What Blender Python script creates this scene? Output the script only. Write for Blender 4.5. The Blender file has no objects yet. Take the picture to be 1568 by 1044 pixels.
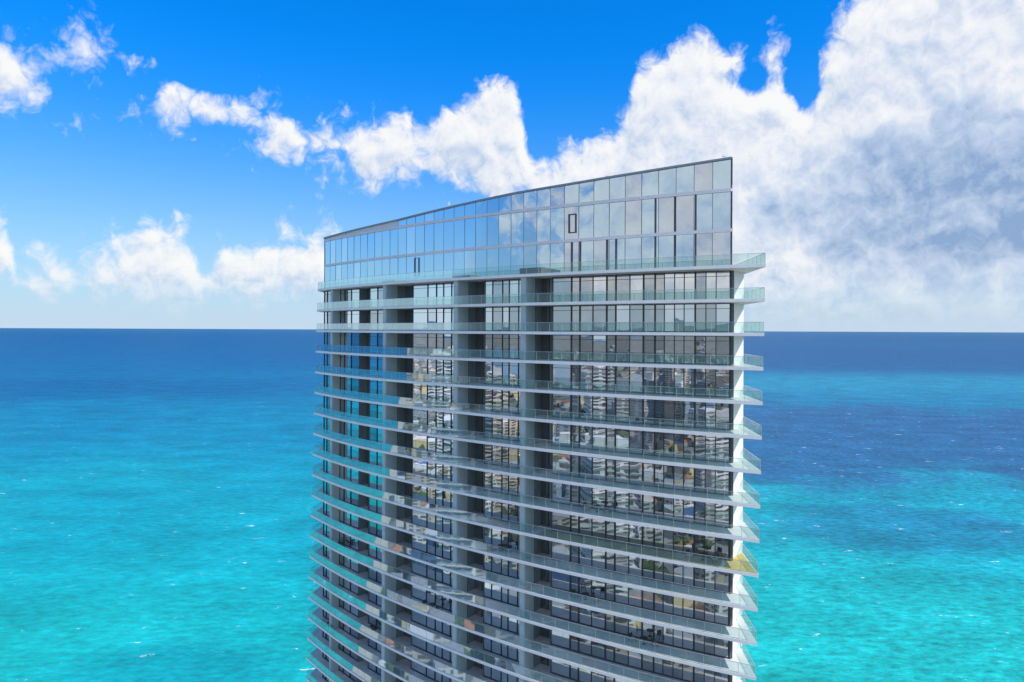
import bpy, math, random
from mathutils import Vector, Matrix
random.seed(7)
R=math.radians
scene=bpy.context.scene
for_view=scene.view_settings
for_view.view_transform='Standard'; for_view.look='None'; for_view.exposure=0

# ------------------------------------------------------------ node helpers
class NT:
    def __init__(s,tree): s.t=tree; s.n=tree.nodes; s.l=tree.links
    def new(s,typ,**kw):
        nd=s.n.new(typ)
        for k,v in kw.items(): setattr(nd,k,v)
        return nd
    def put(s,sock,v):
        if v is None: return
        if isinstance(v,bpy.types.NodeSocket): s.l.new(v,sock)
        else: sock.default_value=v
    def math(s,op,a,b=None,c=None,clamp=False):
        nd=s.new('ShaderNodeMath',operation=op); nd.use_clamp=clamp
        s.put(nd.inputs[0],a); s.put(nd.inputs[1],b); s.put(nd.inputs[2],c)
        return nd.outputs[0]
    def vmath(s,op,a,b=None,out=0):
        nd=s.new('ShaderNodeVectorMath',operation=op)
        s.put(nd.inputs[0],a); s.put(nd.inputs[1],b)
        return nd.outputs[out]
    def mix(s,f,a,b,blend='MIX'):
        nd=s.new('ShaderNodeMix',data_type='RGBA',blend_type=blend)
        s.put(nd.inputs[0],f); s.put(nd.inputs[6],a); s.put(nd.inputs[7],b)
        return nd.outputs[2]
    def ramp(s,f,els,interp='LINEAR'):
        nd=s.new('ShaderNodeValToRGB'); cr=nd.color_ramp; cr.interpolation=interp
        while len(cr.elements)<len(els): cr.elements.new(0.5)
        for e,(p,c) in zip(cr.elements,els):
            e.position=p; e.color=(c[0],c[1],c[2],1) if not isinstance(c,(int,float)) else (c,c,c,1)
        s.put(nd.inputs[0],f); return nd.outputs[0]
    def smooth(s,v,lo,hi):
        nd=s.new('ShaderNodeMapRange',interpolation_type='SMOOTHSTEP')
        s.put(nd.inputs[0],v); s.put(nd.inputs[1],lo); s.put(nd.inputs[2],hi)
        return nd.outputs[0]
    def noise(s,v,scale,detail=2,rough=.5,dist=0,dim='3D'):
        nd=s.new('ShaderNodeTexNoise',noise_dimensions=dim)
        s.put(nd.inputs['Vector'],v); nd.inputs['Scale'].default_value=scale
        nd.inputs['Detail'].default_value=detail; nd.inputs['Roughness'].default_value=rough
        nd.inputs['Distortion'].default_value=dist
        return nd.outputs[0]

def material(name):
    m=bpy.data.materials.new(name); m.use_nodes=True
    nt=NT(m.node_tree); b=m.node_tree.nodes['Principled BSDF']
    return m,nt,b
def c4(c): return (c[0],c[1],c[2],1)

# ------------------------------------------------------------ world
SUN_DIR=Vector((0.80,-0.60,0)).normalized(); SUN_EL=R(48)
w=bpy.data.worlds.new("World"); scene.world=w; w.use_nodes=True
w.cycles.sampling_method='MANUAL'; w.cycles.sample_map_resolution=256
nt=NT(w.node_tree); w.node_tree.nodes.clear()
outw=nt.new('ShaderNodeOutputWorld'); bg=nt.new('ShaderNodeBackground')
nt.l.new(bg.outputs[0],outw.inputs[0]); bg.inputs[1].default_value=0.1
sky=nt.new('ShaderNodeTexSky',sky_type='NISHITA'); sky.sun_disc=False
sky.sun_elevation=SUN_EL; sky.sun_rotation=math.atan2(SUN_DIR.x,SUN_DIR.y)
sky.altitude=100; sky.air_density=1.0; sky.dust_density=0.6; sky.ozone_density=2.0

# cloud density as a function of (azimuth, elevation): banks described by their top and base profiles
g=bpy.data.node_groups.new('cloud_density','ShaderNodeTree')
g.interface.new_socket('P',in_out='INPUT',socket_type='NodeSocketVector')
g.interface.new_socket('D',in_out='OUTPUT',socket_type='NodeSocketFloat')
gn=NT(g); gi=gn.new('NodeGroupInput'); go=gn.new('NodeGroupOutput')
P=gi.outputs[0]
F=1045.0
def azel(x,y):
    dx=x-784; dy=503-y
    return math.atan(dx/F), math.atan(dy/math.sqrt(F*F+dx*dx))
sx_=gn.new('ShaderNodeSeparateXYZ'); gn.l.new(P,sx_.inputs[0]); AZ,EL=sx_.outputs[0],sx_.outputs[1]
u=gn.math('MULTIPLY_ADD',AZ,1/1.5,.5,clamp=True)
def curve(pts):
    nd=gn.new('ShaderNodeFloatCurve'); c=nd.mapping.curves[0]
    P_=[]
    for x,y in pts:
        a,e=azel(x,y); P_.append(((a/1.5)+.5,(e+.1)/.8))
    P_=sorted((min(1,max(0,p)),min(1,max(0,q))) for p,q in P_)
    c.points[0].location=P_[0]; c.points[1].location=P_[-1]
    for p in P_[1:-1]: c.points.new(*p)
    nd.mapping.extend='HORIZONTAL'; nd.mapping.update()
    gn.l.new(u,nd.inputs['Value'])
    return gn.math('MULTIPLY_ADD',nd.outputs[0],.8,-.1)
def bank(top,base,ks=1/.035,kb=1/.05):
    t=curve(top); b=curve(base)
    a=gn.math('MULTIPLY',gn.math('SUBTRACT',t,EL),ks)
    c=gn.math('MULTIPLY',gn.math('SUBTRACT',EL,b),kb)
    return gn.math('MINIMUM',a,c)
bA=bank([(-200,250),(190,190),(232,170),(250,140),(300,138),(350,160),(400,174),(430,176),(450,192),(500,194),(560,186),(620,182),(680,166),(710,148),(745,134),(785,138),(802,190),(825,236),(870,218),(920,200),(955,180),(978,105),(1010,82),(1050,62),(1095,76),(1120,90),(1150,90),(1185,58),(1215,62),(1236,112),(1252,70),(1285,20),(1310,-20),(1400,-120),(1700,-150),(1900,100)],
        [(-200,200),(190,160),(235,170),(255,182),(300,198),(350,202),(400,218),(440,240),(500,258),(560,266),(620,274),(680,286),(745,294),(800,312),(830,370),(860,440),(955,480),(1100,500),(1700,500),(1900,440)],1/.04,1/.055)
bB=bank([(-200,320),(-40,330),(12,345),(28,412),(80,410),(150,396),(180,376),(205,354),(240,340),(272,354),(300,394),(314,424),(326,380),(350,368),(385,366),(420,354),(480,356),(530,380),(620,420),(800,440),(1900,440)],
        [(-200,470),(12,452),(60,458),(150,464),(240,458),(300,464),(328,450),(420,452),(480,456),(600,452),(800,455),(1900,460)],1/.05,1/.04)
bC=bank([(-200,40),(-20,84),(30,84),(65,68),(100,60),(140,66),(165,72),(185,100),(260,140),(1900,200)],
        [(-200,160),(-20,144),(30,136),(65,122),(100,108),(140,100),(165,86),(185,60),(260,60),(1900,0)],1/.05,1/.055)
acc=gn.math('MAXIMUM',gn.math('MAXIMUM',bA,bB),bC)
# blue gaps in the big bank, then the banks end outside this part of the sky
def blob(a,e,ra,re,s):
    d=gn.vmath('MULTIPLY',gn.vmath('SUBTRACT',P,(a,e,0)),(1/ra,1/re,0))
    return gn.math('MULTIPLY_ADD',gn.vmath('LENGTH',d,out=1),-s,s)
a,e=azel(1222,125); hole=blob(a,e,.045,.055,2.6)
acc=gn.math('SUBTRACT',acc,gn.math('MAXIMUM',hole,0))
a,e=azel(1160,120); hole=blob(a,e,.03,.03,1.6)
acc=gn.math('SUBTRACT',acc,gn.math('MAXIMUM',hole,0))
acc=gn.math('MINIMUM',acc,1.5)
acc=gn.math('SUBTRACT',acc,gn.math('MULTIPLY',gn.smooth(gn.math('ABSOLUTE',AZ),.74,.95),5))
for a,e,ra,re in [(-145,8,34,9),(-150,24,24,8),(-96,12.5,7,1.4),(90,25,24,14),(140,20,34,14),(60,50,24,9),(-100,52,26,9)]:
    acc=gn.math('MAXIMUM',acc,blob(R(a),R(e),R(ra),R(re),2.2))
warp=gn.new('ShaderNodeTexNoise',noise_dimensions='2D'); gn.l.new(P,warp.inputs['Vector']); warp.inputs['Scale'].default_value=30; warp.inputs['Detail'].default_value=2
wv=gn.vmath('SUBTRACT',warp.outputs[1],(.5,.5,.5)); wv=gn.vmath('MULTIPLY',wv,(.026,.026,0)); P2=gn.vmath('ADD',P,wv)
n1=gn.noise(P2,13,8,.54,0,'2D')
v=gn.new('ShaderNodeTexVoronoi',voronoi_dimensions='2D',feature='SMOOTH_F1'); gn.l.new(P2,v.inputs['Vector'])
v.inputs['Smoothness'].default_value=.25
v.inputs['Scale'].default_value=24; v.inputs['Detail'].default_value=3; v.inputs['Roughness'].default_value=.6; v.inputs['Lacunarity'].default_value=2.2; v.normalize=True
b1=gn.math('SUBTRACT',.38,v.outputs['Distance'])
D=gn.math('MULTIPLY_ADD',gn.math('SUBTRACT',n1,.5),2.7,acc)
D=gn.math('MULTIPLY_ADD',b1,2.1,D)
gn.l.new(D,go.inputs[0])

tc=nt.new('ShaderNodeTexCoord'); sp=nt.new('ShaderNodeSeparateXYZ'); nt.l.new(tc.outputs['Generated'],sp.inputs[0])
X,Y,Z=sp.outputs
az=nt.math('ARCTAN2',X,Y)
h=nt.math('SQRT',nt.math('ADD',nt.math('MULTIPLY',X,X),nt.math('MULTIPLY',Y,Y)))
el=nt.math('ARCTAN2',Z,h)
cb=nt.new('ShaderNodeCombineXYZ'); nt.l.new(az,cb.inputs[0]); nt.l.new(el,cb.inputs[1])
def dens(vec):
    q=nt.new('ShaderNodeGroup'); q.node_tree=g; nt.l.new(vec,q.inputs[0]); return q.outputs[0]
D0=dens(cb.outputs[0]); D1=dens(nt.vmath('ADD',cb.outputs[0],(0.006,0.014,0)))
mask=nt.smooth(D0,-0.22,0.80)
lit=nt.math('MULTIPLY_ADD',nt.math('SUBTRACT',D0,D1),0.42,0.72)
thick=nt.smooth(D0,1.0,3.2)
lit=nt.math('SUBTRACT',lit,nt.math('MULTIPLY',thick,.24))
# grey base of the large bank on the right
a,e=azel(1480,300)
d=nt.vmath('MULTIPLY',nt.vmath('SUBTRACT',cb.outputs[0],(a,e,0)),(1/.22,1/.10,0)); L=nt.vmath('LENGTH',d,out=1)
L=nt.math('MULTIPLY_ADD',nt.math('SUBTRACT',D0,1.3),-.25,L)
lit=nt.math('SUBTRACT',lit,nt.math('MULTIPLY',nt.smooth(L,1.25,.3),.55),clamp=True)
ccol=nt.ramp(lit,[(0,(.28,.42,.66)),(.4,(.58,.69,.87)),(.75,(.88,.91,.97)),(1,(1,1,.99))])
ccol=nt.vmath('SCALE',ccol); ccol.node.inputs[3].default_value=9.7
# clear sky: deep tropical blue overhead, marine haze at the horizon
hi=nt.smooth(el,0.02,.42)
tint=nt.mix(hi,(.50,1.02,1.40,1),(.02,1.16,2.45,1))
skyc=nt.mix(1.0,sky.outputs[0],tint,'MULTIPLY')
haze=nt.math('POWER',nt.math('SUBTRACT',1,nt.math('MULTIPLY',nt.math('MAXIMUM',el,0),2.7,clamp=True)),2.7)
skyc=nt.mix(nt.math('MULTIPLY',haze,.9),skyc,(6.0,7.3,9.0,1))
mask=nt.math('MULTIPLY',mask,nt.smooth(el,-0.01,0.09))
final=nt.mix(nt.math('MULTIPLY',mask,.97),skyc,ccol)
nt.l.new(final,bg.inputs[0])

# ------------------------------------------------------------ sun
sd=bpy.data.lights.new('sun','SUN'); sd.energy=4.0; sd.angle=R(.5); sd.color=(1,.96,.9)
so=bpy.data.objects.new('sun',sd); scene.collection.objects.link(so)
tosun=Vector((SUN_DIR.x*math.cos(SUN_EL),SUN_DIR.y*math.cos(SUN_EL),math.sin(SUN_EL)))
so.rotation_euler=tosun.to_track_quat('Z','Y').to_euler(); so.location=tosun*400

# ------------------------------------------------------------ materials
def simple(name,col,rough=.6,var=.12,scale=1.5,metal=0,spec=.5):
    m,n,b=material(name)
    tcn=n.new('ShaderNodeTexCoord')
    nz=n.noise(tcn.outputs['Object'],scale,3,.6)
    c=n.ramp(nz,[(.25,[x*(1-var) for x in col]),(.75,[min(1,x*(1+var)) for x in col])])
    n.l.new(c,b.inputs['Base Color']); b.inputs['Roughness'].default_value=rough
    b.inputs['Metallic'].default_value=metal; b.inputs['Specular IOR Level'].default_value=spec
    return m
M_edge=simple('white_painted_concrete_edge',(.92,.89,.80),.6,.05,.6)
M_floor=simple('balcony_floor_tile',(.68,.64,.57),.5,.15,.9)
M_floor_sun=simple('balcony_floor_sunlit',(.80,.77,.70),.5,.08,.9)  # paler copy of the floor tile: sunlight painted in for the end balconies
M_yel=simple('yellow_waterproofing',(.66,.48,.14),.5,.2,1.2)
M_olive=simple('olive_underlay',(.36,.33,.20),.6,.2,1.2)
M_soff=simple('soffit_paint',(.68,.65,.58),.7,.06,.6)
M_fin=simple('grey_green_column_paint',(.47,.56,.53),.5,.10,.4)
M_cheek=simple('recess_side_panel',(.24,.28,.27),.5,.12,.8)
M_wall=simple('white_end_wall',(.82,.80,.73),.7,.05,.5)
M_mull=simple('dark_bronze_mullion',(.05,.055,.06),.4,.1,3)
M_lmull=simple('aluminium_mullion',(.26,.30,.33),.4,.1,3,metal=.3)
M_band=simple('light_metal_spandrel',(.76,.74,.70),.5,.06,.5)
M_roof=simple('roof_membrane',(.5,.5,.48),.8,.15,.3)
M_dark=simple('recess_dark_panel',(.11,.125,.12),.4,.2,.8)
def glass(name,base,refl,lo,hi,tint=1.0):
    m,n,b=material(name); n.n.remove(b); o=n.n['Material Output']
    tcn=n.new('ShaderNodeTexCoord')
    nz=n.noise(tcn.outputs['Object'],.35,3,.6)
    col=n.ramp(nz,[(.3,[x*.6 for x in base]),(.7,[x*1.3 for x in base])])
    d=n.new('ShaderNodeBsdfDiffuse'); n.l.new(col,d.inputs[0])
    gl=n.new('ShaderNodeBsdfGlossy'); gl.inputs[0].default_value=c4(refl); gl.inputs['Roughness'].default_value=.012
    bp=n.new('ShaderNodeBump'); bp.inputs['Strength'].default_value=.08; bp.inputs['Distance'].default_value=.05
    n.l.new(n.noise(tcn.outputs['Object'],.5,1),bp.inputs['Height']); n.l.new(bp.outputs[0],gl.inputs['Normal'])
    fr=n.new('ShaderNodeFresnel'); fr.inputs[0].default_value=1.5
    mr=n.new('ShaderNodeMapRange'); n.l.new(fr.outputs[0],mr.inputs[0]); mr.inputs[1].default_value=.03; mr.inputs[2].default_value=.6
    mr.inputs[3].default_value=lo; mr.inputs[4].default_value=hi
    mx=n.new('ShaderNodeMixShader'); n.l.new(mr.outputs[0],mx.inputs[0]); n.l.new(d.outputs[0],mx.inputs[1]); n.l.new(gl.outputs[0],mx.inputs[2])
    n.l.new(mx.outputs[0],o.inputs[0]); return m
G1=glass('tinted_window_glass',(.06,.065,.065),(.95,.95,.93),.72,.95)
G2=glass('tinted_window_glass_b',(.09,.095,.09),(.88,.89,.88),.50,.9)
G3=glass('window_glass_with_blinds',(.40,.38,.34),(.86,.88,.88),.44,.9)
G4=glass('crown_curtain_glass',(.03,.07,.10),(.64,.80,.89),.74,.95)
G5=glass('crown_curtain_glass_pale',(.22,.24,.26),(.80,.87,.92),.58,.95)
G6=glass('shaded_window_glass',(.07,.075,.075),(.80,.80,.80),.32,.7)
def railmat():
    m,n,b=material('green_railing_glass'); n.n.remove(b); o=n.n['Material Output']
    t=n.new('ShaderNodeBsdfTransparent'); t.inputs[0].default_value=(.78,.91,.88,1)
    gl=n.new('ShaderNodeBsdfGlossy'); gl.inputs[0].default_value=(.9,1,.98,1); gl.inputs['Roughness'].default_value=.02
    df=n.new('ShaderNodeBsdfDiffuse'); df.inputs[0].default_value=(.34,.56,.51,1)
    lw=n.new('ShaderNodeFresnel'); lw.inputs[0].default_value=1.45
    m1=n.new('ShaderNodeMixShader'); m1.inputs[0].default_value=.13; n.l.new(t.outputs[0],m1.inputs[1]); n.l.new(df.outputs[0],m1.inputs[2])
    m2=n.new('ShaderNodeMixShader'); n.l.new(n.math('MULTIPLY_ADD',lw.outputs[0],.5,.02,clamp=True),m2.inputs[0]); n.l.new(m1.outputs[0],m2.inputs[1]); n.l.new(gl.outputs[0],m2.inputs[2])
    n.l.new(m2.outputs[0],o.inputs[0]); return m
M_rail=railmat()
M_post=simple('railing_metal',(.50,.54,.53),.35,.05,3,metal=.4)

# ------------------------------------------------------------ mesh accumulators
class Acc:
    def __init__(s,mats): s.v=[];s.f=[];s.m=[];s.mats=mats
    def poly(s,pts,mi=0):
        i=len(s.v); s.v+= [tuple(p) for p in pts]; s.f.append(tuple(range(i,i+len(pts)))); s.m.append(mi)
    def prism(s,plan,z0,z1,mi=0,top=None,bot=None):
        n=len(plan); i=len(s.v)
        s.v+=[(p[0],p[1],z0) for p in plan]+[(p[0],p[1],z1) for p in plan]
        for k in range(n):
            j=(k+1)%n; s.f.append((i+k,i+j,i+n+j,i+n+k)); s.m.append(mi)
        s.f.append(tuple(range(i+n,i+2*n))); s.m.append(mi if top is None else top)
        s.f.append(tuple(range(i+n-1,i-1,-1))); s.m.append(mi if bot is None else bot)
    def obj(s,name,parent=None):
        me=bpy.data.meshes.new(name); me.from_pydata(s.v,[],s.f)
        for m in s.mats: me.materials.append(m)
        me.polygons.foreach_set('material_index',s.m); me.update()
        o=bpy.data.objects.new(name,me); scene.collection.objects.link(o)
        if parent: o.parent=parent
        return o
def empty(name):
    e=bpy.data.objects.new(name,None); scene.collection.objects.link(e); return e

# ------------------------------------------------------------ tower plan
A=Vector((23.5,73.2)); B=Vector((-32.1,116.9)); N0=Vector((-.618,-.786)); SAG=3.5
def Pt(t): return A+(B-A)*t+N0*(4*SAG*t*(1-t))
def Tn(t): return ((B-A)+N0*(4*SAG*(1-2*t))).normalized()
def Nn(t):
    T=Tn(t); return Vector((-T.y,T.x)) if Vector((-T.y,T.x)).dot(N0)>0 else Vector((T.y,-T.x))
def Q(t,d): return Pt(t)+Nn(t)*d
ZC=175.0; FH=3.5
def zk(k): return ZC+(1.95-k)*FH
NF=51
tower=empty('residential_tower')
front=[i/48 for i in range(49)]
BACK=[Vector((-31.0,124)),Vector((-22,131)),Vector((-6,131)),Vector((10,122)),Vector((22,108)),Vector((27.5,92))]

slab=Acc([M_edge,M_floor,M_soff,M_floor_sun,M_yel,M_olive])
rail=Acc([M_rail]); post=Acc([M_post])
pane=Acc([G1,G2,G3,M_dark,G6]); mull=Acc([M_mull,M_lmull])
fin=Acc([M_fin,M_wall,M_dark,M_cheek])

def box_seg(acc,p,q,th,z0,z1,mi=0):
    d=(q-p)
    if d.length<1e-6: return
    n=Vector((-d.y,d.x)).normalized()*th*.5
    acc.prism([p-n,q-n,q+n,p+n],z0,z1,mi)
def pane_q(acc,p,q,z0,z1,mi,jit=.006):
    d=(q-p).normalized(); n=Vector((-d.y,d.x))
    a,b=random.gauss(0,jit),random.gauss(0,jit)
    acc.poly([(p.x+n.x*(a+b),p.y+n.y*(a+b),z0),(q.x+n.x*(-a+b),q.y+n.y*(-a+b),z0),(q.x+n.x*(-a-b),q.y+n.y*(-a-b),z1),(p.x+n.x*(a-b),p.y+n.y*(a-b),z1)],mi)

REC=[(.300,.335),(.448,.488),(.645,.693),(.795,.835)]
MU=[0,.022,.037,.053,.070,.085,.101,.116,.135,.158,.182,.198,.223,.247,.263,.300,.335,.371,.392,.407,.43,.448,.488,.515,.533,.555,.575,.60,.645,.693,.715,.735,.765,.795,.835,.87,.9,.93,.96,.985,1.0]
THICK={.182,.198,.247,.263,.116,.135,.053}
def in_rec(a,b):
    for r in REC:
        if a>=r[0]-1e-6 and b<=r[1]+1e-6: return True
    return False
RD=1.3
for k in range(NF):
    zt=zk(k); t0=-.052+.00086*min(k,18); t1=1.0+.0014*min(k,18)
    dR=2.8; dL=1.3+.05*min(k,18)
    def dep(t):
        t=max(0,min(1,t)); return dR+(2.4-dR)*t if t<.75 else (2.5-(2.5-dL)*((t-.75)/.25)**1.5)
    ts=[t0+(t1-t0)*i/44 for i in range(45)]
    fr=[Q(t,dep(t)) for t in ts]
    tip=fr[0]; sh=-.06*min(k,18)
    side=[Vector((27.1+sh*.7,86)),Vector((26.6+sh,79))]
    end=[Vector((-33.6,122.5))]
    plan=fr+end+[p for p in BACK]+side
    ar=sum(plan[i].x*plan[(i+1)%len(plan)].y-plan[(i+1)%len(plan)].x*plan[i].y for i in range(len(plan)))
    pl=plan if ar>0 else plan[::-1]
    slab.prism(pl,zt-.34,zt-.002,0,1,2)
    endp=[Q(.004,.15),Q(.004,dep(0)-.12)]+[Q(t0*.5,dep(0)-.12)]+[Q(t0+.002,dep(t0)-.12)]+[side[1]+Vector((-.15,0)),side[0]+Vector((-.15,-.1)),Vector((25.6,82)),Vector((24.1,75.6))]
    slab.poly([(p.x,p.y,zt+.004) for p in endp],4 if k==9 else 3)
    if k==9:
        a=[Q(t,.1) for t in [.01+.3*i/12 for i in range(13)]]; b=[Q(t,dep(t)-.12) for t in [.01+.3*i/12 for i in range(13)]][::-1]
        slab.poly([(p.x,p.y,zt+.006) for p in a+b],5)
    # railing
    if k<32:
        path=[side[0]+Vector((-.06,0)),side[1]+Vector((-.06,0)),Q(t0+.001,dep(t0)-.08)]
        path+=[Q(t,dep(t)-.08) for t in ts[1:-1]]+[Q(t1-.001,dep(t1)-.08),end[0]+Vector((.06,0))]
        for a,b in zip(path[:-1],path[1:]):
            L=(b-a).length; m=max(1,round(L/1.6))
            for i in range(m):
                p=a.lerp(b,i/m); q=a.lerp(b,(i+1)/m); d=(q-p).normalized()*.015
                rail.poly([(p.x+d.x,p.y+d.y,zt+.03),(q.x-d.x,q.y-d.y,zt+.03),(q.x-d.x,q.y-d.y,zt+1.07),(p.x+d.x,p.y+d.y,zt+1.07)])
                post.prism([p+Vector((-.015,-.015)),p+Vector((.015,-.015)),p+Vector((.015,.015)),p+Vector((-.015,.015))],zt,zt+1.05)
            box_seg(post,a,b,.045,zt+1.072,zt+1.105)
    zb=zt-FH; ztop=zt-.34
    for a,b in zip(MU[:-1],MU[1:]):
        if in_rec(a,b):
            p,q=Q(a,-RD),Q(b,-RD); mid=p.lerp(q,.5)
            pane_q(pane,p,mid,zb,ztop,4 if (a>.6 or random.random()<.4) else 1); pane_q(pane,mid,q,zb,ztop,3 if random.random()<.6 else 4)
            box_seg(mull,p.lerp(mid,.96),mid.lerp(q,.04),.12,zb,ztop)
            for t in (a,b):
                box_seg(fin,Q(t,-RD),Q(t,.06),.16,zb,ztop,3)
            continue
        p,q=Q(a,0),Q(b,0)
        r=random.random(); mi=0 if r<.60 else (1 if r<.87 else 2)
        if (b-a)<.02 and b in THICK: mi=1
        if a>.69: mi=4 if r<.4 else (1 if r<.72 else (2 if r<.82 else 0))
        pane_q(pane,p,q,zb+.1,ztop-.08,mi)
    for t in MU:
        wd=.16 if t in THICK else .07
        d=Tn(t)*wd*.5
        p=Q(t,-.05)-d; q=Q(t,-.05)+d; nn=Nn(t)*.16
        mull.prism([p,q,q+nn,p+nn],zb,ztop,0)
    for a,b in zip(MU[:-1],MU[1:]):
        if in_rec(a,b): continue
        box_seg(mull,Q(a,.03),Q(b,.03),.1,zb,zb+.12,0)
        box_seg(mull,Q(a,.03),Q(b,.03),.1,ztop-.10,ztop,0)
        box_seg(mull,Q(a,.03),Q(b,.03),.06,zb+2.55,zb+2.60,0)
    bw=[Pt(1)]+BACK+[Pt(0)]
    for a,b in zip(bw[:-1],bw[1:]):
        m=max(1,int((b-a).length/2.2))
        for i in range(m):
            pane_q(pane,b.lerp(a,i/m),b.lerp(a,(i+1)/m),zb,ztop,random.choice([0,1,2]))
# columns down the full height
FINS=[.335,.488,.693,.92]
for t in FINS:
    T=Tn(t); nn=Nn(t)
    for k in range(NF):
        zb=zk(k)-FH; ztop=zk(k)-.34
        p=Q(t,.085); dd=2.1 if t<.9 else 1.3
        fin.prism([p,p+nn*dd,p+nn*dd+T*.80,p+T*.80],zb,ztop,0)
        p2=p+nn*dd
        fin.prism([p2+T*.10,p2+nn*.05+T*.10,p2+nn*.05+T*.70,p2+T*.70],zb,ztop,0)
for k in range(NF):
    zb=zk(k)-FH; ztop=zk(k)-.34
    box_seg(fin,Vector((24.0,74.3)),Vector((25.75,76.4)),.35,zb,ztop,1)
    box_seg(fin,Vector((25.2,77.5)),Vector((25.7,84)),.3,zb,ztop,1)
    p=Pt(0); box_seg(mull,p+Vector((-.1,0)),p+Vector((.25,.3)),.3,zb,ztop,0)

# ------------------------------------------------------------ crown
crown=Acc([G4,G5,M_band,M_mull,M_lmull,M_wall,M_fin])
Z0=zk(0); ZB=186.0; ZA=190.3
RP=[(0,193.6),(.12,193.2),(.256,192.8),(.39,192.5),(.54,191.9),(.7,191.25),(1.0,190.65)]
def rz(t):
    for (a,za),(b,zb) in zip(RP[:-1],RP[1:]):
        if t<=b: return za+(zb-za)*(t-a)/(b-a)
    return RP[-1][1]
NP=36
for i in range(NP):
    a=i/NP; b=(i+1)/NP
    p,q=Q(a,0),Q(b,0)
    for z0,z1 in ((Z0,ZB-.36),(ZB,ZA-.36)):
        r=random.random()
        pane_q(crown,p,q,z0,z1,0 if r<.86 else 1,.008)
    c0=0 if random.random()<.8 else 1
    if b>.72: c0=2
    crown.poly([(p.x,p.y,ZA),(q.x,q.y,ZA),(q.x,q.y,rz(b)-.16),(p.x,p.y,rz(a)-.16)],c0)
    for z in (ZB,ZA):
        box_seg(crown,Q(a,.03),Q(b,.03),.30,z-.36,z,2)
    pa,qa=Q(a,.05),Q(b,.05); n=Nn(a)*.2
    c=[pa-n,qa-n,qa+n,pa+n]
    i0=len(crown.v)
    crown.v+=[(v.x,v.y,(rz(a) if j in(0,3) else rz(b))-.16) for j,v in enumerate(c)]+[(v.x,v.y,(rz(a) if j in(0,3) else rz(b))+.04) for j,v in enumerate(c)]
    for f in ((0,1,5,4),(1,2,6,5),(2,3,7,6),(3,0,4,7),(4,5,6,7),(3,2,1,0)):
        crown.f.append(tuple(i0+x for x in f)); crown.m.append(4)
    for (z0,z1) in ((Z0,ZB-.36),(ZB,ZA-.36),(ZA,rz(a)-.16)):
        if z0==ZA and a>.72: continue
        wd=.045
        d=Tn(a)*wd*.5; p1=Q(a,-.03)-d; q1=Q(a,-.03)+d; nn=Nn(a)*(.06)
        crown.prism([p1,q1,q1+nn,p1+nn],z0,z1,3 if a<.3 else 4)
for t in (.053,.085,.116,.182,.198,.247,.263):
    for (z0,z1) in ((Z0,ZB-.36),)+(((ZB,ZA-.36),) if t<.12 else ()):
        d=Tn(t)*.08; p1=Q(t,-.02)-d; q1=Q(t,-.02)+d; nn=Nn(t)*.16
        crown.prism([p1,q1,q1+nn,p1+nn],z0,z1,3)
for t,z,w_,h_,fw in ((.255,ZB+.75,1.0,2.3,.1),(.627,Z0+.9,.9,2.6,.03)):
    T=Tn(t)
    a=Q(t,.1); b=a+T*w_
    for (p,q,z0,z1) in ((a,b,z,z+fw),(a,b,z+h_-fw,z+h_)): box_seg(crown,p,q,.12,z0,z1,3)
    for p in (a,b-T*fw): box_seg(crown,p,p+T*fw,.13,z+fw+.002,z+h_-fw-.002,3)
bw=[Pt(1)]+BACK+[Pt(0)]
for a,b in zip(bw[:-1],bw[1:]):
    m=max(1,int((b-a).length/1.5))
    for i in range(m):
        pane_q(crown,b.lerp(a,i/m),b.lerp(a,(i+1)/m),Z0,ZA-.3,0)
    box_seg(crown,a,b,.25,ZA-.3,ZA+.35,2)
p=Pt(0)
crown.prism([p+Vector((-.12,-.05)),p+Vector((.12,.1)),p+Vector((.2,.5)),p+Vector((-.05,.5))],Z0,193.66,3)
p=Pt(1); crown.prism([p+Vector((-.1,0)),p+Vector((.1,-.1)),p+Vector((.2,.4)),p+Vector((0,.4))],Z0,190.7,3)
roofpl=[Q(t,-.3) for t in front]+BACK
roof=Acc([M_roof,M_band,M_dark]); roof.poly([(p.x,p.y,ZA-.1) for p in roofpl][::-1],0)
for (x,y,sx,sy,hh) in ((4,103,5,3.5,.9),(-8,112,6,4,.8),(14,98,3,3,1.0)):
    roof.prism([(x-sx,y-sy),(x+sx,y-sy),(x+sx,y+sy),(x-sx,y+sy)],ZA-.098,ZA+hh,1)
for t,hh in ((.012,.55),(.545,.9),(.2,.35)):
    p=Q(t,-.25); z=rz(t)
    roof.prism([p+Vector((-.04,-.04)),p+Vector((.04,-.04)),p+Vector((.04,.04)),p+Vector((-.04,.04))],ZA-.1,z+hh,1)
    roof.prism([p+Vector((-.2,-.08)),p+Vector((.2,-.08)),p+Vector((.2,.08)),p+Vector((-.2,.08))],z+hh*.5,z+hh*.5+.1,1)
for t in (.335,.488,.693):
    a=Q(t,.2); T=Tn(t); n=Nn(t)
    fin.prism([a-T*2.2,a-T*2.2+n*2.1,a+T*.9+n*2.1,a+T*.9],zk(0)+.02,zk(0)+(.75 if t<.4 else .3),2)

slab.obj('floor_slabs',tower); rail.obj('glass_railings',tower); post.obj('railing_posts',tower)
pane.obj('window_panes',tower); mull.obj('window_mullions',tower); fin.obj('columns_and_walls',tower)
crown.obj('crown_curtain_wall',tower); roof.obj('roof_deck',tower)

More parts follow.
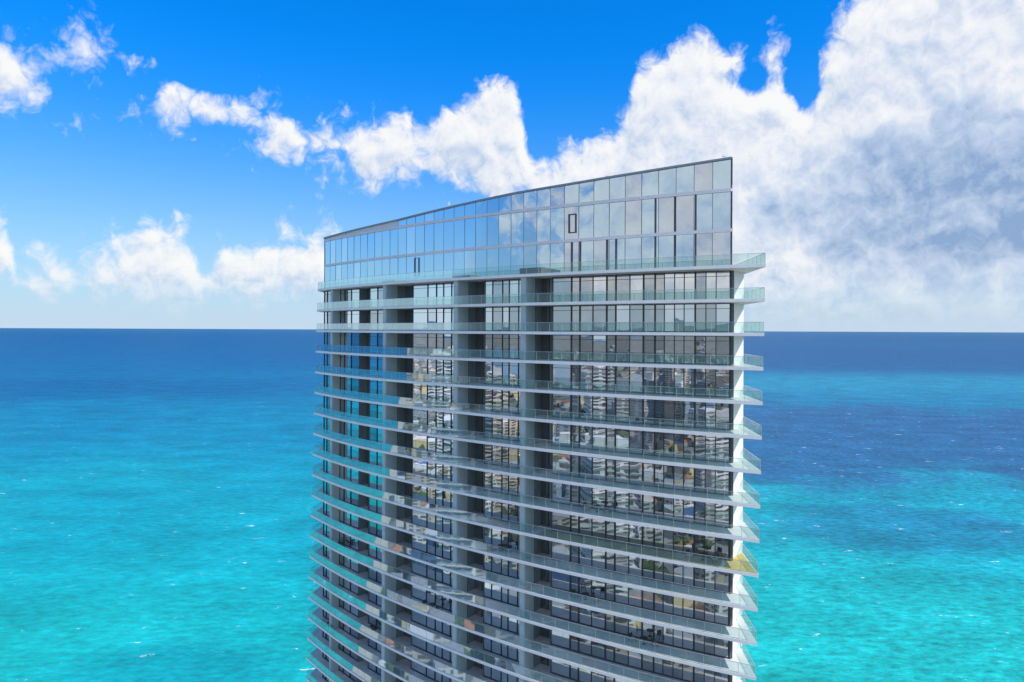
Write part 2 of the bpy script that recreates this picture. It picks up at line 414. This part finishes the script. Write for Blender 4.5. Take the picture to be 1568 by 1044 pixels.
# ------------------------------------------------------------ balcony furniture
M_fab=simple('cushion_fabric',(.55,.53,.48),.9,.1,5); M_wk=simple('dark_wicker',(.07,.06,.05),.8,.2,8)
def lounge(t,k,d,ang):
    f=Acc([M_wk,M_fab])
    f.prism([(-.4,-.9),(.4,-.9),(.4,.9),(-.4,.9)],.22,.32,0)
    f.prism([(-.36,-.86),(.36,-.86),(.36,.3),(-.36,.3)],.322,.42,1)
    for x in(-.36,.32):
        for y in(-.86,.8): f.prism([(x,y),(x+.05,y),(x+.05,y+.05),(x,y+.05)],0,.22,0)
    f.poly([(-.36,.3,.42),(.36,.3,.42),(.36,.85,.85),(-.36,.85,.85)],1)
    f.poly([(-.36,.33,.34),(.36,.33,.34),(.36,.88,.80),(-.36,.88,.80)],0)
    o=f.obj('sun_lounger'); p=Q(t,d); o.location=(p.x,p.y,zk(k)+.008); o.rotation_euler=(0,0,ang)
def table(t,k,d):
    f=Acc([M_wk]); c=[(math.cos(i*math.pi/6)*.45,math.sin(i*math.pi/6)*.45) for i in range(12)]
    f.prism(c,.68,.72); f.prism([(x*.1,y*.1) for x,y in c],.02,.68); f.prism([(x*.5,y*.5) for x,y in c],0,.02)
    o=f.obj('round_table'); p=Q(t,d); o.location=(p.x,p.y,zk(k)+.008)
def chair(t,k,d,ang):
    f=Acc([M_wk,M_fab])
    f.prism([(-.28,-.28),(.28,-.28),(.28,.28),(-.28,.28)],.38,.46,1)
    f.prism([(-.28,.22),(.28,.22),(.28,.28),(-.28,.28)],.461,.9,0)
    for x in(-.28,.24):
        for y in(-.28,.24): f.prism([(x,y),(x+.04,y),(x+.04,y+.04),(x,y+.04)],0,.38,0)
        f.prism([(x,-.26),(x+.05,-.26),(x+.05,.2),(x,.2)],.60,.64,0)
    o=f.obj('patio_chair'); p=Q(t,d); o.location=(p.x,p.y,zk(k)+.008); o.rotation_euler=(0,0,ang)
for t,k in ((.05,9),(.22,8),(.58,13),(.95,16),(.14,12),(.41,10),(.56,6),(.24,11),(.9,12),(.77,15),(.13,5)):
    if random.random()<.5: lounge(t,k,1.2,random.uniform(0,6))
    else: chair(t+.006,k,1.2,.6)
    table(t-.013,k,1.1); chair(t-.03,k,1.1,random.uniform(0,6))

# ------------------------------------------------------------ sea
m,n,b=material('sea_water')
geo=n.new('ShaderNodeNewGeometry'); s3=n.new('ShaderNodeSeparateXYZ'); n.l.new(geo.outputs['Position'],s3.inputs[0])
PX,PY,_=s3.outputs; POS=geo.outputs['Position']
big=n.noise(POS,.0016,3,.55,0,'2D')
edge=n.noise(POS,.0045,5,.62,0,'2D')
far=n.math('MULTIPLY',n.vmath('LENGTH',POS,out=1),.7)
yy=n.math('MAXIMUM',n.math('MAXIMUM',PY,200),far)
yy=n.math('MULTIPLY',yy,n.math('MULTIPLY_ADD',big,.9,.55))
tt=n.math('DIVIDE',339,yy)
shal=n.ramp(tt,[(0,(.020,.135,.25)),(.02,(.006,.105,.225)),(.10,(.002,.132,.265)),(.2,(.001,.19,.31)),(.36,(.001,.27,.355)),(.55,(.003,.355,.38)),(.8,(.008,.44,.39)),(1,(.012,.47,.385))])  # colour by distance; farthest stop lightened to paint in horizon haze
eo=n.math('SUBTRACT',edge,.5)
def ell(cx,cy,rx,ry,soft=.35,amp=1.2):
    d=n.vmath('SUBTRACT',POS,(cx,cy,0)); d=n.vmath('MULTIPLY',d,(1/rx,1/ry,0)); L=n.vmath('LENGTH',d,out=1)
    L=n.math('MULTIPLY_ADD',eo,amp,L)
    return n.smooth(L,1+soft,1-soft)
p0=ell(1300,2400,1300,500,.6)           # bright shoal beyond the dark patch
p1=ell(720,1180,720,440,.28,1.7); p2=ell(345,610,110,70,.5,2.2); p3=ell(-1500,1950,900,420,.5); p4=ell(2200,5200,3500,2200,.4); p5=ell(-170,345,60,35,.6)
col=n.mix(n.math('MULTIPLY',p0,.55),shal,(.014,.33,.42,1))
col=n.mix(n.math('MULTIPLY',p1,.90),col,(.022,.125,.25,1))  # large dark patch: cloud shadow painted into the sea colour
col=n.mix(n.math('MULTIPLY',p2,.60),col,(.012,.17,.28,1))  # smaller cloud shadow, also painted into the water
col=n.mix(n.math('MULTIPLY',p3,.55),col,(.001,.095,.22,1))  # left dark patch, a cloud shadow painted as water colour
col=n.mix(n.math('MULTIPLY',p4,.6),col,(.008,.095,.215,1))  # far dark band: painted cloud shadow
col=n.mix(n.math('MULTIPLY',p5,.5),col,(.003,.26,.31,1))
mot=n.noise(n.vmath('MULTIPLY',POS,(.6,1,1)),.02,5,.7,0,'2D')
col=n.mix(1.0,col,n.ramp(mot,[(.3,.78),(.7,1.22)]),'MULTIPLY')
rp=n.noise(n.vmath('MULTIPLY',POS,(.5,1,1)),.22,5,.72,0,'2D')
fade=n.smooth(PY,4000,300)
amp=n.math('MULTIPLY',fade,n.smooth(PX,-500,500))
rr_=n.ramp(rp,[(.30,.60),(.70,1.40)])
col=n.mix(n.math('MULTIPLY_ADD',amp,.5,.5),col,n.mix(1.0,col,rr_,'MULTIPLY'))
# breaking crests
wc=n.noise(n.vmath('MULTIPLY',POS,(.45,1,1)),.12,4,.64,.4,'2D')
foam=n.smooth(n.math('MULTIPLY_ADD',mot,.20,n.math('MULTIPLY_ADD',amp,.016,wc)),.812,.855)
foam=n.math('MULTIPLY',foam,n.smooth(rp,.42,.58))
col=n.mix(foam,col,(.80,.88,.88,1))
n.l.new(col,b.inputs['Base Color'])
b.inputs['Roughness'].default_value=.45; b.inputs['IOR'].default_value=1.33; b.inputs['Specular IOR Level'].default_value=.12
bp=n.new('ShaderNodeBump'); bp.inputs['Strength'].default_value=.8; bp.inputs['Distance'].default_value=1.8
hh=n.noise(n.vmath('MULTIPLY',POS,(.45,1,1)),.2,4,.6,0,'2D')
n.l.new(hh,bp.inputs['Height']); n.l.new(bp.outputs[0],b.inputs['Normal'])
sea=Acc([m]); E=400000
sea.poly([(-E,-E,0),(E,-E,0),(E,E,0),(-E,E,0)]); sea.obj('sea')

# ------------------------------------------------------------ land behind the viewpoint (mirrored in the windows)
m,n,b=material('city_ground')
g2=n.new('ShaderNodeNewGeometry'); PO=g2.outputs['Position']
nz=n.noise(PO,.012,4,.65,0,'2D')
cc=n.ramp(nz,[(.35,(.07,.10,.05)),(.48,(.13,.15,.10)),(.56,(.32,.30,.27)),(.66,(.18,.18,.18))])
n.l.new(cc,b.inputs['Base Color']); b.inputs['Roughness'].default_value=.9
mb=simple('beach_sand',(.62,.55,.42),.9,.08,.05)
land=Acc([m,mb])
land.poly([(-60000,-60000,2.4),(3000,-60000,2.4),(3000,140,2.4),(-60000,140,2.4)],0)
land.poly([(-60000,140,2.4),(3000,140,2.4),(3000,172,-.5),(-60000,172,-.5)],1)
land.obj('city_ground')
mlag=simple('lagoon_water_surface',(.10,.19,.22),.25,.15,.01)
lag=Acc([mlag])
lag.poly([(-6000,-1500,2.41),(-1500,-1500,2.41),(-1100,-1000,2.41),(-1500,-800,2.41),(-6000,-720,2.41)]); lag.obj('lagoon_water')

def bmat(name,wallc,winc,sx,sz):
    m,n,b=material(name); g=n.new('ShaderNodeNewGeometry'); s=n.new('ShaderNodeSeparateXYZ'); n.l.new(g.outputs['Position'],s.inputs[0])
    x=n.math('ADD',s.outputs[0],s.outputs[1])
    fx=n.math('FRACT',n.math('MULTIPLY',x,1/sx)); fz=n.math('FRACT',n.math('MULTIPLY',s.outputs[2],1/sz))
    wi=n.math('MULTIPLY',n.math('GREATER_THAN',fx,.3),n.math('GREATER_THAN',fz,.42))
    sn=n.new('ShaderNodeSeparateXYZ'); n.l.new(g.outputs['Normal'],sn.inputs[0])
    wi=n.math('MULTIPLY',wi,n.math('LESS_THAN',sn.outputs[2],.5))
    n.l.new(n.mix(wi,c4(wallc),c4(winc)),b.inputs['Base Color']); b.inputs['Roughness'].default_value=.5
    return m
CM=[bmat('city_white_tower',(.70,.68,.64),(.14,.17,.19),6,3.3),bmat('city_cream_tower',(.64,.54,.42),(.12,.12,.12),9,3.3),bmat('city_glass_tower',(.34,.40,.44),(.12,.18,.22),4,3.6),
    simple('terracotta_roof',(.48,.20,.10),.8,.2,.1),simple('white_roof',(.68,.66,.62),.8,.1,.1),simple('beige_stucco',(.70,.56,.32),.8,.1,.1),simple('grey_roof',(.34,.33,.33),.8,.1,.1)]
city=Acc(CM)
def bx(x,y,sx,sy,z0,z1,a,mi,top=None):
    ca,sa=math.cos(a),math.sin(a)
    pl=[(x+u*ca-v_*sa,y+u*sa+v_*ca) for u,v_ in ((-sx,-sy),(sx,-sy),(sx,sy),(-sx,sy))]
    city.prism(pl,z0,z1,mi,top); return pl
def gable(x,y,sx,sy,h,rh,a,wm,rm):
    bx(x,y,sx,sy,2.4,2.4+h,a,wm)
    ca,sa=math.cos(a),math.sin(a)
    ov=1.1
    c=[Vector((x+u*ca-v_*sa,y+u*sa+v_*ca,2.45+h)) for u,v_ in ((-sx*ov,-sy*ov),(sx*ov,-sy*ov),(sx*ov,sy*ov),(-sx*ov,sy*ov))]
    r1=Vector((x-sx*.6*ca,y-sx*.6*sa,2.4+h+rh)); r2=Vector((x+sx*.6*ca,y+sx*.6*sa,2.4+h+rh))
    city.poly([c[0],c[1],r2,r1],rm); city.poly([c[2],c[3],r1,r2],rm); city.poly([c[1],c[2],r2],rm); city.poly([c[3],c[0],r1],rm)
def okland(x,y):
    if y>120: return False
    if -6000<x<-1100 and -1500<y<-720: return False
    if (x+0)**2+(y-90)**2<120**2: return False
    return True
for i in range(4600):
    r=60+4200*random.random()**1.3; th=R(random.uniform(168,262))
    x=r*math.cos(th); y=90+r*math.sin(th)
    if not okland(x,y): continue
    x=round(x/24)*24+random.uniform(-3,3); y=round(y/30)*30+random.uniform(-4,4)
    a=random.choice([0,math.pi/2])+.12
    u_=random.random()
    if u_<.70: gable(x,y,random.uniform(6,12),random.uniform(5,8),random.uniform(4,8),random.uniform(2,4),a,random.choice([4,4,5,4]),random.choice([3,3,4,6]))
    else:
        bx(x,y,random.uniform(9,20),random.uniform(8,14),2.4,random.uniform(10,34),a,random.choice([0,0,1,2,5]),random.choice([4,6]))
for i in range(110):
    r=random.uniform(400,3600); th=R(random.uniform(182,250)); x=r*math.cos(th); y=90+r*math.sin(th)
    if not okland(x,y): continue
    hgt=random.uniform(50,125); mi=random.choice([0,0,1,2]); sx=random.uniform(9,18); sy=random.uniform(9,16); a=random.uniform(0,1.5)
    bx(x,y,sx,sy,2.4,hgt,a,mi,4); bx(x,y,sx*.5,sy*.5,hgt,hgt+6,a,4)
for (x,y,hh_,mi) in ((-230,-90,110,0),(-330,40,120,2),(-420,-210,145,0),(-520,-60,135,1),(-300,-330,110,0),(-640,30,150,0)):
    bx(x,y,14,22,2.4,hh_,.3,mi,4); bx(x,y,6,9,hh_,hh_+7,.3,4)
    for zz in range(8,int(hh_),4): bx(x,y,15,23,zz,zz+.5,.3,4)
city.obj('distant_city')
tm,n,b=material('tree_foliage'); oc=n.new('ShaderNodeTexCoord')
n.l.new(n.ramp(n.noise(oc.outputs['Object'],.4,4,.7),[(.35,(.03,.06,.025)),(.65,(.12,.17,.07))]),b.inputs['Base Color']); b.inputs['Roughness'].default_value=.9
tr=Acc([tm])
for i in range(2600):
    r=60+2200*random.random()**1.2; th=R(random.uniform(170,262)); x=r*math.cos(th); y=90+r*math.sin(th)
    if not okland(x,y): continue
    rr=random.uniform(3,7)
    for q in range(3):
        cx,cy,cz=x+random.uniform(-3,3),y+random.uniform(-3,3),4+rr+random.uniform(-1,2); k=len(tr.v)
        ring=[(cx+rr*math.cos(j*1.2566+q)*random.uniform(.6,1),cy+rr*math.sin(j*1.2566+q)*random.uniform(.6,1),cz+random.uniform(-1,1)) for j in range(5)]
        tr.v+=ring+[(cx,cy,cz+rr*.8),(cx,cy,2.4)]
        for j in range(5):
            tr.f.append((k+j,k+(j+1)%5,k+5)); tr.m.append(0); tr.f.append((k+(j+1)%5,k+j,k+6)); tr.m.append(0)
tr.obj('distant_trees')

# ------------------------------------------------------------ camera
cd=bpy.data.cameras.new('camera'); cam=bpy.data.objects.new('camera',cd); scene.collection.objects.link(cam)
cd.sensor_width=36; cd.lens=24.0; cd.shift_y=-0.0108; cd.clip_start=.5; cd.clip_end=600000
cam.matrix_world=Matrix.Translation((0,0,ZC))@Matrix.Rotation(R(90),4,'X')@Matrix.Rotation(R(.25),4,'Z')
scene.camera=cam
